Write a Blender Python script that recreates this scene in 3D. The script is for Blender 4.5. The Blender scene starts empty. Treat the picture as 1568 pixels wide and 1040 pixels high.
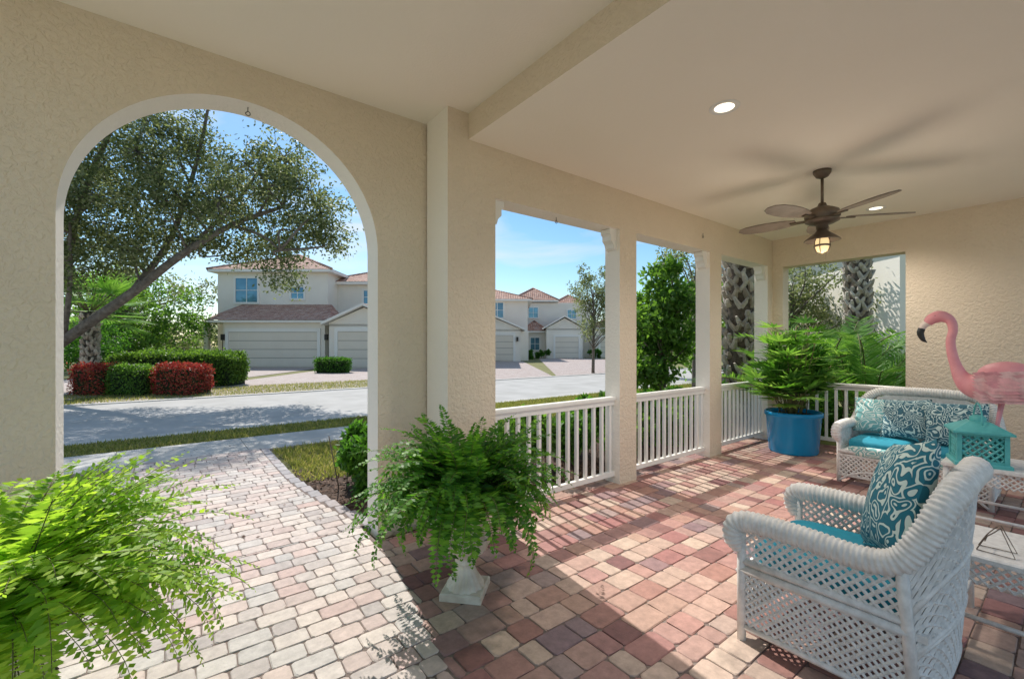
import bpy, math, random
import numpy as np
from mathutils import Vector, Matrix
random.seed(7); rng=np.random.default_rng(7)
YAW=math.radians(37.7); CA,SA=math.cos(YAW),math.sin(YAW)
def fr(r,d,z=0.0):   # block plan frame of the houses across the street (rotated 37.7 deg)
    return np.array([SA*d+CA*r, CA*d-SA*r, z])
# ---------------------------------------------------------------- materials
def newmat(name):
    m=bpy.data.materials.new(name); m.use_nodes=True
    nt=m.node_tree; b=nt.nodes['Principled BSDF']; return m,nt,b
def ramp(nt,stops):
    r=nt.nodes.new('ShaderNodeValToRGB'); e=r.color_ramp.elements
    while len(e)<len(stops): e.new(0.5)
    for i,(p,c) in enumerate(stops):
        e[i].position=p; e[i].color=(c[0],c[1],c[2],1)
    return r
def noise(nt,scale,detail=4,rough=.55,coord='Object',dist=0):
    tc=nt.nodes.new('ShaderNodeTexCoord'); n=nt.nodes.new('ShaderNodeTexNoise')
    n.inputs['Scale'].default_value=scale; n.inputs['Detail'].default_value=detail
    n.inputs['Roughness'].default_value=rough; n.inputs['Distortion'].default_value=dist
    nt.links.new(tc.outputs[coord],n.inputs['Vector']); return n
def bump(nt,b,src,strength,dist,prev=None):
    bp=nt.nodes.new('ShaderNodeBump'); bp.inputs['Strength'].default_value=strength
    bp.inputs['Distance'].default_value=dist
    nt.links.new(src,bp.inputs['Height'])
    if prev: nt.links.new(prev.outputs[0],bp.inputs['Normal'])
    nt.links.new(bp.outputs[0],b.inputs['Normal']); return bp
def simple(name,c1,c2=None,scale=3,rough=.7,bs=None,bd=.003,bstr=.4,metal=0,detail=5):
    m,nt,b=newmat(name); c2=c2 or tuple(x*.85 for x in c1)
    n=noise(nt,scale,detail); r=ramp(nt,[(.32,c2),(.68,c1)])
    nt.links.new(n.outputs['Fac'],r.inputs[0]); nt.links.new(r.outputs[0],b.inputs['Base Color'])
    b.inputs['Roughness'].default_value=rough; b.inputs['Metallic'].default_value=metal
    if bs:
        n2=noise(nt,bs,3); bump(nt,b,n2.outputs['Fac'],bstr,bd)
    return m
def island(name,cols,rough=.8,bs=40,bd=.003,nscale=14,namt=.35):
    m,nt,b=newmat(name); g=nt.nodes.new('ShaderNodeNewGeometry')
    k=len(cols); r=ramp(nt,[((i+.0)/(k-1) if k>1 else 0,c) for i,c in enumerate(cols)])
    nt.links.new(g.outputs['Random Per Island'],r.inputs[0])
    n=noise(nt,nscale,6,.7); r2=ramp(nt,[(.25,(1-namt,)*3),(.7,(1.08,)*3)])
    nt.links.new(n.outputs['Fac'],r2.inputs[0])
    mx=nt.nodes.new('ShaderNodeMix'); mx.data_type='RGBA'; mx.blend_type='MULTIPLY'; mx.inputs[0].default_value=1
    nt.links.new(r.outputs[0],mx.inputs[6]); nt.links.new(r2.outputs[0],mx.inputs[7])
    nt.links.new(mx.outputs[2],b.inputs['Base Color']); b.inputs['Roughness'].default_value=rough
    n2=noise(nt,bs,5,.7); bump(nt,b,n2.outputs['Fac'],.6,bd); return m
def leafmat(name,cols,trans=.35,rough=.5,tc=None):
    m,nt,b=newmat(name); g=nt.nodes.new('ShaderNodeNewGeometry')
    k=len(cols); r=ramp(nt,[(i/(k-1),c) for i,c in enumerate(cols)])
    nt.links.new(g.outputs['Random Per Island'],r.inputs[0])
    nt.links.new(r.outputs[0],b.inputs['Base Color']); b.inputs['Roughness'].default_value=rough
    b.inputs['Specular IOR Level'].default_value=.3
    t=nt.nodes.new('ShaderNodeBsdfTranslucent'); mx=nt.nodes.new('ShaderNodeMixShader')
    mm=nt.nodes.new('ShaderNodeMix'); mm.data_type='RGBA'; mm.blend_type='MULTIPLY'; mm.inputs[0].default_value=1
    nt.links.new(r.outputs[0],mm.inputs[6]); mm.inputs[7].default_value=(*tc,1) if tc else (2.0,2.0,.9,1)
    nt.links.new(mm.outputs[2],t.inputs[0])
    mx.inputs[0].default_value=trans
    out=nt.nodes['Material Output']
    nt.links.new(b.outputs[0],mx.inputs[1]); nt.links.new(t.outputs[0],mx.inputs[2]); nt.links.new(mx.outputs[0],out.inputs[0])
    return m
def stucco(name,c1,c2,s=38,d=.012,st=.7):
    m,nt,b=newmat(name); n=noise(nt,1.3,4); r=ramp(nt,[(.3,c2),(.7,c1)])
    nt.links.new(n.outputs['Fac'],r.inputs[0]); nt.links.new(r.outputs[0],b.inputs['Base Color'])
    b.inputs['Roughness'].default_value=.85
    n2=noise(nt,s,3,.5,dist=.6); rr=ramp(nt,[(.38,(0,0,0)),(.62,(1,1,1))]); nt.links.new(n2.outputs['Fac'],rr.inputs[0])
    bump(nt,b,rr.outputs[0],st,d); return m
M={}
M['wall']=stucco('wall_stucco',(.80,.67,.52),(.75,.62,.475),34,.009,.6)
M['wall_lit']=stucco('wall_stucco_lit',(.93,.87,.78),(.89,.83,.74),34,.007,.35)  # bounced light painted into the wall colour for jambs, post sides and undersides
M['ceil']=stucco('ceiling_paint',(.96,.88,.75),(.94,.86,.73),60,.002,.2)
M['trim']=simple('white_paint',(.88,.85,.80),(.82,.79,.73),4,.45)
M['wicker']=simple('white_wicker',(.85,.82,.78),(.66,.63,.59),30,.55,160,.002,.6)
M['teal']=simple('teal_cushion',(.010,.27,.38),(.008,.22,.32),20,.8,300,.001,.4)
M['potblue']=simple('blue_pot_glaze',(.005,.32,.68),(.005,.28,.60),3,.25)
M['bronze']=simple('fan_bronze',(.20,.15,.11),(.13,.095,.07),12,.4,metal=.4)
M['blade']=simple('fan_blade_wood',(.28,.22,.17),(.18,.14,.11),9,.55)
M['urn']=simple('urn_stone',(.80,.74,.65),(.50,.42,.33),7,.7,60,.003,.4)
M['soil']=simple('soil',(.05,.035,.02),(.03,.02,.012),30,.95,60,.01)
M['joint']=simple('joint_sand',(.24,.19,.165),(.13,.10,.09),30,.95,200,.002)
M['asphalt']=simple('road_asphalt',(.50,.49,.47),(.40,.39,.37),1.2,.9,90,.004,.5,detail=8)
M['concrete']=simple('concrete',(.60,.58,.54),(.46,.445,.41),1.8,.85,60,.003,.4,detail=8)
M['mulch']=simple('mulch',(.13,.08,.055),(.055,.035,.025),22,.95,40,.03,.9)
M['chips']=island('mulch_chips',[(.06,.035,.025),(.16,.09,.06),(.26,.17,.12)],.95)
M['grass']=simple('grass_ground',(.25,.23,.09),(.15,.16,.05),1.5,.95,60,.02,.7,detail=8)
M['blades']=leafmat('grass_blades',[(.13,.17,.04),(.23,.26,.08),(.40,.36,.18)],.4,tc=(1.9,1.8,1.0))
M['bark']=simple('bark',(.22,.19,.155),(.10,.08,.065),9,.95,25,.03,.9)
M['palmbark']=island('palm_boots',[(.34,.28,.22),(.52,.45,.37),(.72,.65,.56),(.44,.38,.32)],.95,30,.012,9,.5)
M['palmcore']=simple('palm_core',(.17,.135,.105),(.07,.055,.043),14,.95,30,.02,.8)
M['oak']=leafmat('oak_leaves',[(.05,.075,.03),(.10,.13,.055),(.17,.20,.10),(.27,.29,.19)],.5,tc=(1.8,1.8,1.15))
M['green']=leafmat('bush_leaves',[(.03,.09,.015),(.06,.17,.025),(.11,.26,.04)],.45)
M['green2']=leafmat('tree_leaves',[(.05,.12,.025),(.10,.20,.04),(.17,.31,.07)],.5)
M['hedge']=leafmat('hedge_leaves',[(.05,.11,.02),(.10,.19,.03),(.17,.29,.06)],.4)
M['grey']=leafmat('distant_leaves',[(.10,.13,.065),(.16,.19,.10),(.25,.28,.17)],.5,tc=(1.8,1.8,1.1))
M['red']=leafmat('red_leaves',[(.24,.035,.03),(.42,.07,.06),(.30,.16,.06)],.35,tc=(1.6,.8,.8))
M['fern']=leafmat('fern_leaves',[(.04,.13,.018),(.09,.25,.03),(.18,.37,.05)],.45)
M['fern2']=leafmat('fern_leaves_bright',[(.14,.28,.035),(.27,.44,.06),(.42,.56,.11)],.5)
M['stem']=simple('stem',(.18,.17,.06),(.11,.11,.04),20,.7)
M['palm']=leafmat('palm_leaves',[(.07,.18,.04),(.14,.29,.06),(.24,.40,.12)],.45)
M['white_h']=simple('house_wall',(.92,.87,.78),(.86,.80,.71),.6,.85,30,.01,.3)
M['garage']=simple('garage_paint',(.84,.77,.66),(.80,.73,.62),.8,.6)
M['htrim']=simple('house_trim',(.93,.91,.86),(.88,.86,.81),1,.6)
M['dark']=simple('dark_frame',(.03,.025,.02),(.02,.018,.015),3,.5)
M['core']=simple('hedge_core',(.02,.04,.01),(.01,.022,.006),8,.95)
M['pink']=simple('flamingo_pink',(.82,.36,.38),(.74,.28,.32),9,.5,50,.004,.5)
M['pinkf']=island('flamingo_feathers',[(.76,.32,.36),(.85,.44,.45),(.88,.56,.55)],.55)
M['beak']=simple('beak_black',(.02,.02,.02),(.012,.012,.012),8,.35)
M['cream']=simple('beak_cream',(.8,.68,.6),(.75,.6,.55),8,.4)
M['lant']=simple('lantern_teal',(.12,.50,.48),(.07,.38,.37),12,.5,80,.002,.5)
M['pav']=island('paver_porch',[(.20,.085,.085),(.42,.22,.175),(.50,.33,.25),(.32,.145,.14),(.60,.45,.35),(.24,.16,.175),(.47,.255,.215),(.62,.48,.38),(.36,.15,.14),(.54,.38,.30)],.65,45,.004,16,.4)
M['pavw']=island('paver_walk',[(.54,.43,.39),(.68,.60,.54),(.44,.39,.375),(.71,.62,.55),(.58,.43,.39),(.66,.60,.55),(.50,.47,.45)],.8,45,.004,16,.33)
M['pavb']=island('paver_border',[(.36,.34,.35),(.48,.45,.45),(.42,.37,.37)],.8)
m,nt,b=newmat('driveway_paver'); tc=nt.nodes.new('ShaderNodeTexCoord'); br=nt.nodes.new('ShaderNodeTexBrick')
br.inputs['Scale'].default_value=2.2; br.inputs['Color1'].default_value=(.40,.31,.28,1); br.inputs['Color2'].default_value=(.50,.44,.41,1)
br.inputs['Mortar'].default_value=(.25,.21,.19,1); br.inputs['Mortar Size'].default_value=.012
nt.links.new(tc.outputs['Object'],br.inputs['Vector']); nt.links.new(br.outputs[0],b.inputs['Base Color']); b.inputs['Roughness'].default_value=.85; M['drive']=m
m,nt,b=newmat('roof_tile'); n=noise(nt,2.5,6,.7); r=ramp(nt,[(.3,(.34,.16,.12)),(.5,(.54,.32,.24)),(.7,(.70,.50,.41))])
nt.links.new(n.outputs['Fac'],r.inputs[0]); nt.links.new(r.outputs[0],b.inputs['Base Color']); b.inputs['Roughness'].default_value=.85
tc=nt.nodes.new('ShaderNodeTexCoord'); prev=None
for ax,sc in (('X',1.3),('Y',1.1)):
    w=nt.nodes.new('ShaderNodeTexWave'); w.bands_direction=ax; w.inputs['Scale'].default_value=sc; nt.links.new(tc.outputs['Object'],w.inputs['Vector'])
    prev=bump(nt,b,w.outputs['Fac'],.8,.09,prev)
M['roof']=m
m,nt,b=newmat('window_glass'); b.inputs['Roughness'].default_value=.06; b.inputs['Metallic'].default_value=.3; M['glass']=m
n=noise(nt,.8,2); r=ramp(nt,[(.3,(.07,.18,.28)),(.7,(.16,.36,.50))]); nt.links.new(n.outputs['Fac'],r.inputs[0]); nt.links.new(r.outputs[0],b.inputs['Base Color'])
def damask(name,base,sw,scale=9):
    m,nt,b=newmat(name); tc=nt.nodes.new('ShaderNodeTexCoord')
    n=nt.nodes.new('ShaderNodeTexNoise'); n.inputs['Scale'].default_value=scale*.7; n.inputs['Detail'].default_value=1
    nt.links.new(tc.outputs['Object'],n.inputs['Vector'])
    v=nt.nodes.new('ShaderNodeTexVoronoi'); v.inputs['Scale'].default_value=scale
    mx=nt.nodes.new('ShaderNodeMix'); mx.data_type='RGBA'; mx.inputs[0].default_value=.18
    nt.links.new(tc.outputs['Object'],mx.inputs[6]); nt.links.new(n.outputs['Color'],mx.inputs[7]); nt.links.new(mx.outputs[2],v.inputs['Vector'])
    mt=nt.nodes.new('ShaderNodeMath'); mt.operation='MULTIPLY'; mt.inputs[1].default_value=26
    nt.links.new(v.outputs['Distance'],mt.inputs[0])
    s=nt.nodes.new('ShaderNodeMath'); s.operation='SINE'; nt.links.new(mt.outputs[0],s.inputs[0])
    r=ramp(nt,[(.0,base),(.25,tuple(x*.5 for x in base)),(.40,base),(.50,sw),(1,sw)]);
    nt.links.new(s.outputs[0],r.inputs[0]); nt.links.new(r.outputs[0],b.inputs['Base Color']); b.inputs['Roughness'].default_value=.85
    return m
M['dam']=damask('damask_teal',(.012,.15,.21),(.58,.68,.62),11)
M['dam2']=damask('damask_dark',(.04,.14,.19),(.58,.71,.68),13)
M['dam3']=damask('damask_light',(.22,.48,.48),(.76,.81,.75),11)
def emis(name,c,s):
    m,nt,b=newmat(name); b.inputs['Base Color'].default_value=(*c,1); b.inputs['Emission Color'].default_value=(*c,1); b.inputs['Emission Strength'].default_value=s; return m
M['lamp']=emis('lamp_lens',(1,.93,.78),2.0)
M['bulb']=emis('bulb_glow',(1,.74,.38),.8)
# ---------------------------------------------------------------- builder
class B:
    def __init__(s): s.v=[]; s.f=[]; s.mi=[]; s.sm=[]; s.n=0; s.mats=[]; s.T=None
    def mat(s,m):
        m=M[m] if isinstance(m,str) else m
        if m not in s.mats: s.mats.append(m)
        return s.mats.index(m)
    def add(s,v,f,m,smooth=False):
        v=np.asarray(v,float)
        if s.T is not None: v=v@np.array(s.T.to_3x3()).T+np.array(s.T.translation)
        k=s.mat(m); o=s.n
        if isinstance(f,np.ndarray): f=(f+o).tolist()
        else: f=[[i+o for i in q] for q in f]
        s.v.append(v); s.f+=f; s.mi+=[k]*len(f); s.sm+=[smooth]*len(f); s.n+=len(v)
    def box(s,x0,x1,y0,y1,z0,z1,m,ms=None,ch=0):
        if ch:
            c=ch; V=[];
            for z,i in ((z0,0),(z1-c,0),(z1,c)):
                V+=[(x0+i,y0+i,z),(x1-i,y0+i,z),(x1-i,y1-i,z),(x0+i,y1-i,z)]
            F=[(3,2,1,0),(8,9,10,11)]
            for a in (0,4):
                for j in range(4): F.append((a+j,a+(j+1)%4,a+4+(j+1)%4,a+4+j))
            s.add(V,F,m); return
        V=[(x0,y0,z0),(x1,y0,z0),(x1,y1,z0),(x0,y1,z0),(x0,y0,z1),(x1,y0,z1),(x1,y1,z1),(x0,y1,z1)]
        F=[(3,2,1,0),(4,5,6,7),(0,1,5,4),(1,2,6,5),(2,3,7,6),(3,0,4,7)] # bottom top -Y +X +Y -X
        if ms:
            for i,q in enumerate(F): s.add(V,[q],ms.get(i,m))
        else: s.add(V,F,m)
    def tube(s,pts,rad,m,n=8,smooth=True,flat=None):
        P=np.asarray(pts,float); k=len(P)
        R=np.full(k,rad) if np.isscalar(rad) else np.asarray(rad,float)
        T=np.gradient(P,axis=0); T/=np.linalg.norm(T,axis=1)[:,None]+1e-9
        up=np.array([0,0,1.]) if abs(T[0][2])<.9 else np.array([1.,0,0])
        a=np.cross(T[0],up); a/=np.linalg.norm(a)
        V=[]; th=np.linspace(0,2*np.pi,n,endpoint=False)
        for i in range(k):
            a=a-T[i]*np.dot(a,T[i]); a/=np.linalg.norm(a)+1e-9; b=np.cross(T[i],a)
            fa=1 if flat is None else flat
            V.append(P[i]+R[i]*(np.cos(th)[:,None]*a+np.sin(th)[:,None]*b*fa))
        V=np.concatenate(V); F=[]
        for i in range(k-1):
            for j in range(n):
                F.append((i*n+j,i*n+(j+1)%n,(i+1)*n+(j+1)%n,(i+1)*n+j))
        F.append(tuple(range(n-1,-1,-1))); F.append(tuple((k-1)*n+j for j in range(n)))
        s.add(V,F,m,smooth)
    def lathe(s,prof,c,m,n=32,smooth=True,flute=0,fk=16):
        V=[];F=[]; k=len(prof)
        for (r,z) in prof:
            for j in range(n):
                t=2*math.pi*j/n; rr=r*(1+flute*math.cos(fk*t))
                V.append((c[0]+rr*math.cos(t),c[1]+rr*math.sin(t),c[2]+z))
        for i in range(k-1):
            for j in range(n): F.append((i*n+j,i*n+(j+1)%n,(i+1)*n+(j+1)%n,(i+1)*n+j))
        s.add(V,F,m,smooth)
    def leaves(s,P,A,L,W,m,side=None):
        P=np.asarray(P); N=len(P); A=A/(np.linalg.norm(A,axis=1)[:,None]+1e-9)
        if side is None: side=rng.normal(size=(N,3))
        b=np.cross(A,side); b/=np.linalg.norm(b,axis=1)[:,None]+1e-9
        L=np.broadcast_to(L,(N,))[:,None]; W=np.broadcast_to(W,(N,))[:,None]
        V=np.stack([P,P+A*L*.45+b*W*.5,P+A*L,P+A*L*.45-b*W*.5],1).reshape(-1,3)
        F=np.arange(4*N).reshape(N,4); s.add(V,F,m)
    def cloud(s,lobes,nsub,nleaf,size,m,asp=.55,subr=.34,shell=.55,squash=1.):
        for (x,y,z,R) in lobes:
            k=max(3,int(nsub)); D=rng.normal(size=(k,3)); D/=np.linalg.norm(D,axis=1)[:,None]
            C=np.array([x,y,z])+D*(R*(shell+(1-shell)*rng.random(k))*(.9))[:,None]*np.array([1,1,squash])
            P=np.repeat(C,nleaf,0)+rng.normal(size=(k*nleaf,3))*R*subr*.55
            A=rng.normal(size=P.shape); s.leaves(P,A,size*(.7+.6*rng.random(len(P))),size*asp,m)
    def build(s,name,parent=None,loc=None,bevel=0):
        me=bpy.data.meshes.new(name); V=np.concatenate(s.v)
        if loc is not None: V=V-np.array(loc)
        me.from_pydata(V.tolist(),[],s.f); 
        for m_ in s.mats: me.materials.append(m_)
        me.polygons.foreach_set('material_index',s.mi); me.polygons.foreach_set('use_smooth',s.sm); me.update()
        o=bpy.data.objects.new(name,me); bpy.context.scene.collection.objects.link(o)
        if loc is not None: o.location=loc
        if parent: o.parent=parent
        if bevel:
            bm=o.modifiers.new('bev','BEVEL'); bm.width=bevel; bm.segments=2; bm.limit_method='ANGLE'; bm.angle_limit=math.radians(50)
        return o
def cat(pts,m=8):
    P=np.asarray(pts,float); Q=np.vstack([2*P[0]-P[1],P,2*P[-1]-P[-2]]); out=[]
    for i in range(1,len(Q)-2):
        for j in range(m):
            t=j/m; a,b_,c,d=Q[i-1],Q[i],Q[i+1],Q[i+2]
            out.append(.5*((2*b_)+(-a+c)*t+(2*a-5*b_+4*c-d)*t*t+(-a+3*b_-3*c+d)*t**3))
    out.append(P[-1]); return np.array(out)
# ---------------------------------------------------------------- ground
def sheet(name,poly,z,m):
    b=B(); b.add([(x,y,z) for x,y in poly],[tuple(range(len(poly)))],m); return b.build(name)
sheet('ground',[(-500,-500),(500,-500),(500,500),(-500,500)],-.06,'grass')
sheet('bounce_slab',[(-7,-7),(8,-7),(8,-1.5),(-2.41,-1.5),(-2.41,3.2),(-7,3.2)],-.035,'concrete')  # unseen pale slab, added to bounce sunlight up onto the porch ceiling
sheet('road',[(-150,9.75),(150,9.75),(150,15.6),(-150,15.6)],-.055,'asphalt')
b=B(); b.box(-150,150,9.45,9.75,-.07,-.035,'concrete'); b.box(-150,150,15.6,15.85,-.07,-.03,'concrete'); b.build('kerb')
b=B()
x=-30.6
while x<40:
    b.box(x,x+1.494,7.3,8.42,-.07,-.022,'concrete',ch=.004); x+=1.5
b.build('sidewalk')
def dpoly(name,pts,z): return sheet(name,[tuple(fr(r,d)[:2]) for r,d in pts],z,'drive')
def street_pt(r,Y=15.86): return (Y+SA*r)/CA
dpoly('driveway',[(-19.8,street_pt(-19.8)),(-12.4,street_pt(-12.4)),(-12.6,30.2),(-19.8,30.2)],-.045)
dpoly('driveway',[(-11.6,street_pt(-11.6)),(-3,street_pt(-3)),(-7.2,29.2),(-11.6,29.2)],-.049)
dpoly('driveway',[(-2.9,street_pt(-2.9)),(2.0,street_pt(2.0)),(1.,41.2),(-4,41.2)],-.047)
dpoly('driveway',[(2.2,street_pt(2.2)),(11,street_pt(11)),(9.5,50.2),(3.,50.2)],-.048)
# ---------------------------------------------------------------- pavers
def paver(b,x0,x1,y0,y1,z,m):
    g=.0018+.0018*random.random(); x0+=g;x1-=g;y0+=g;y1-=g; c=.008+.009*random.random(); i=.004
    def octo(x0,x1,y0,y1,z,c):
        return [(x0+c,y0,z),(x1-c,y0,z),(x1,y0+c,z),(x1,y1-c,z),(x1-c,y1,z),(x0+c,y1,z),(x0,y1-c,z),(x0,y0+c,z)]
    j=lambda: (random.random()-.5)*.006
    V=octo(x0+i,x1-i,y0+i,y1-i,z,c)+octo(x0,x1,y0,y1,z-.004,c)+octo(x0,x1,y0,y1,z-.03,c)
    V=[(p[0]+j(),p[1]+j(),p[2]+j()*.22) for p in V[:16]]+V[16:]
    F=[tuple(range(8))]
    for a in (0,8):
        for k in range(8): F.append((a+k,a+8+k,a+8+(k+1)%8,a+(k+1)%8))
    b.add(V,F,m)
def rows(b,y0,y1,dy,xmin,xmax,ws,m,z=0):
    y=y0
    while y<y1-.01:
        h=random.choice(dy); ye=min(y+h,y1); a=xmin((y+ye)/2); e=xmax((y+ye)/2); x=a-random.random()*.15
        while x<e-.02:
            w=random.choice(ws); xa=max(x,a); xe=min(x+w,e)
            if e-xe<.045: xe=e
            if xe-xa>.03: paver(b,xa,xe,y,ye,z,m)
            x=xe if xe==e else x+w
        y=ye
def sm(t): t=max(0,min(1,t)); return t*t*(3-2*t)
edge=lambda y: 1.0+.22*sm((y-1.5)/1.6) if y<3.4 else 1.24
b=B(); rows(b,-1.0,3.66,[.122],lambda y:-2.4,edge,[.12,.16,.16,.195],'pavw')
lx=lambda y:-.34-.12*sm((5.2-y)/1.4); rx=lambda y:1.02+.24*(max(0,(5.6-y))/1.9)**1.6
rows(b,3.66,7.3,[.122],lx,rx,[.12,.16,.16,.195],'pavw')
y=3.66
while y<7.25:
    paver(b,lx(y)-.22,lx(y)-.115,y,y+.2,-.002,'pavb'); paver(b,lx(y)-.112,lx(y)-.005,y,y+.2,-.002,'pavb'); paver(b,rx(y)+.005,rx(y)+.11,y,y+.2,-.002,'pavb'); y+=.2
b.box(-2.4,1.25,-1.5,3.66,-.05,-.006,'joint'); 
b.add([(-.55,3.67,-.006),(1.3,3.67,-.006),(1.1,5.2,-.006),(1.1,7.29,-.006),(-.55,7.29,-.006)],[(0,1,2,3,4)],'joint')
b.build('paver_walkway')
b=B(); rows(b,-1.0,3.3,[.16,.16,.12],edge,lambda y:7.8,[.12,.16,.20,.16,.235],'pav')
b.box(1.251,7.8,-1.5,3.31,-.05,-.0065,'joint'); b.box(.95,1.25,-1.5,3.3,-.05,-.0055,'joint')
b.build('paver_porch_floor')
b=B(); b.add([(1.4,3.28,-.045),(9,3.28,-.045),(9,5.5,-.045),(3.6,5.4,-.045),(2.3,5.1,-.045),(1.2,6.0,-.045),(1.13,5.0,-.045)],[tuple(range(7))],'mulch')
b.add([(-3,3.3,-.045),(-.7,3.3,-.045),(-.57,5,-.045),(-.5,6.7,-.045),(-1,6.8,-.045),(-3,6.6,-.045)],[tuple(range(6))],'mulch')
N=9000; P=np.column_stack([rng.uniform(1.2,7.5,N),rng.uniform(3.4,5.6,N),rng.uniform(-.045,-.02,N)]); P=P[(P[:,1]<6.3-.7*P[:,0])|(P[:,1]<5.2)]
P2=np.column_stack([rng.uniform(-2,-.6,2500),rng.uniform(3.7,6.6,2500),rng.uniform(-.045,-.02,2500)]); P=np.vstack([P,P2])
P=P[~((P[:,0]>0)&(P[:,0]<1.4)&(P[:,0]<1.15+.2*np.maximum(0,(5.6-P[:,1])/1.9)**1.6))]
A=rng.normal(size=P.shape)*np.array([1,1,.25]); b.leaves(P,A,.06,.022,'chips',side=np.tile([0,0,1.],(len(P),1))+rng.normal(size=P.shape)*.3)
b.build('mulch_bed')
def grass(name,x0,x1,y0,y1,N,h=.06,test=None):
    P=np.column_stack([rng.uniform(x0,x1,N),rng.uniform(y0,y1,N),np.full(N,-.058)])
    if test is not None: P=P[test(P)]
    A=rng.normal(size=P.shape)*np.array([.6,.6,0])+np.array([0,0,1.]); bb=B(); bb.leaves(P,A,h*(.4+rng.random(len(P))),.014,'blades'); bb.build(name)
grass('lawn_grass',1.2,14,5.0,7.28,60000,.075,lambda P:(P[:,1]>5.3)|((P[:,1]>5.9-.4*P[:,0])&(P[:,0]<1)))
grass('verge_grass',-5,16,8.44,9.45,42000,.065)
grass('garden_grass',-5,-.9,5.5,7.28,9000,.07)
grass('far_lawn_grass',-4,9,15.9,19,18000,.08)
b=B(); N=160; P=np.column_stack([rng.uniform(-.4,1.1,N),rng.uniform(3.9,8.3,N),rng.uniform(.004,.010,N)]); A=rng.normal(size=P.shape)*np.array([1,1,.1]); b.leaves(P,A,.035,.016,'chips',side=np.tile([0,0,1.],(N,1))+rng.normal(size=P.shape)*.2); b.build('fallen_leaves')
# ---------------------------------------------------------------- porch shell
b=B(); Y0,Y1=3.42,3.65; XL,XR,ZS=-.494,1.30,2.225; R=(XR-XL)/2; XC=(XL+XR)/2; ZT=3.5
b.box(-2.3,XL,Y0,Y1,-.05,ZT,'wall',{3:'wall_lit'}); b.box(XR,1.9,Y0,Y1,-.05,ZT,'wall',{5:'wall_lit'})
n=48; V=[];F=[]
for i in range(n+1):
    t=math.pi*(1-i/n); x=XC+R*math.cos(t); z=ZS+R*math.sin(t)
    V+=[(x,Y0,z),(x,Y0,ZT),(x,Y1,z),(x,Y1,ZT)]
Ff=[];Fs=[]
for i in range(n):
    a=4*i; c=a+4
    Ff+=[(a,c,c+1,a+1),(a+2,a+3,c+3,c+2)]; Fs.append((a,a+2,c+2,c))
b.add(V,Ff,'wall'); b.add(V,Fs,'wall_lit',True); b.build('arch_wall')
b=B(); b.box(1.72,2.18,3.05,3.40,-.05,3.5,'wall',{5:'wall_lit'}); b.build('corner_column',bevel=.012)
def post(name,x0,x1): 
    b=B(); b.box(x0,x1,3.05,3.25,-.05,2.739,'wall',{5:'wall_lit'}); b.build(name,bevel=.012)
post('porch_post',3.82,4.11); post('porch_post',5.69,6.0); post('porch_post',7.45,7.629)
b=B(); b.box(2.181,7.62,3.052,3.28,2.741,3.4,'wall',{0:'wall_lit'}); b.build('header_beam',bevel=.006)
b=B(); X0=7.63; b.box(X0,X0+.22,-1.0,1.43,-.05,3.4,'wall'); b.box(X0,X0+.22,1.43,2.9,2.72,3.4,'wall'); b.box(X0,X0+.22,2.9,3.28,-.05,3.4,'wall'); b.build('end_wall')
b=B(); b.box(1.91,8.0,-.8,3.4,3.16,3.6,'ceil',{5:'wall'}); b.box(-1.9,1.91,-.8,3.6,3.37,3.6,'ceil'); b.build('porch_ceiling')
b=B(); b.box(-1.95,8.5,-.85,4.0,3.6,3.75,'roof'); b.build('porch_roof')
def bracket(b,x,s):
    prof=[(0,2.738),(.11,2.738),(.11,2.69),(.085,2.67),(.085,2.62),(.05,2.585),(.035,2.54),(0,2.52)]
    V=[(x+s*p,y,z) for y in (3.09,3.21) for p,z in prof]; k=len(prof)
    F=[tuple(range(k)),tuple(range(2*k-1,k-1,-1))]+[(i,(i+1)%k,k+(i+1)%k,k+i) for i in range(k)]
    b.add(V,F,'trim')
for nm,x,s in (('corbel',2.183,1),('corbel',3.817,-1),('corbel',5.687,-1),('corbel',7.447,-1)):
    b=B(); bracket(b,x,s); b.build(nm,bevel=.006)
def hook(x,y,z):
    b=B(); t=np.linspace(-.5*math.pi,math.pi*1.0,14); P=[(x,y,z),(x,y,z-.03)]+[(x+.014*math.cos(a)*1,y,z-.045-.014*math.sin(a)) for a in t[::-1]]
    b.tube(P,.003,'dark',6); b.build('ceiling_hook')
hook(.42,3.5,3.125); hook(2.98,3.15,2.741); hook(5.5,3.04,2.95)
def railing(p0,p1):
    p0=np.array(p0);p1=np.array(p1); L=np.linalg.norm(p1-p0); a=math.atan2(p1[1]-p0[1],p1[0]-p0[0])
    b=B(); b.T=Matrix.Translation((p0[0],p0[1],0))@Matrix.Rotation(a,4,'Z')
    b.box(0,L,-.04,.04,.90,.935,'trim',ch=.01); b.box(0,L,-.022,.022,.845,.90,'trim'); b.box(0,L,-.022,.022,.075,.125,'trim')
    n=int(L/.118); 
    for i in range(n):
        x=(i+.5)*L/n; b.box(x-.016,x+.016,-.016,.016,.125,.845,'trim')
    b.build('porch_railing')
railing((2.18,3.14),(3.82,3.14)); railing((4.11,3.14),(5.69,3.14)); railing((6.0,3.14),(7.45,3.14)); railing((7.74,2.9),(7.74,1.43))
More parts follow.
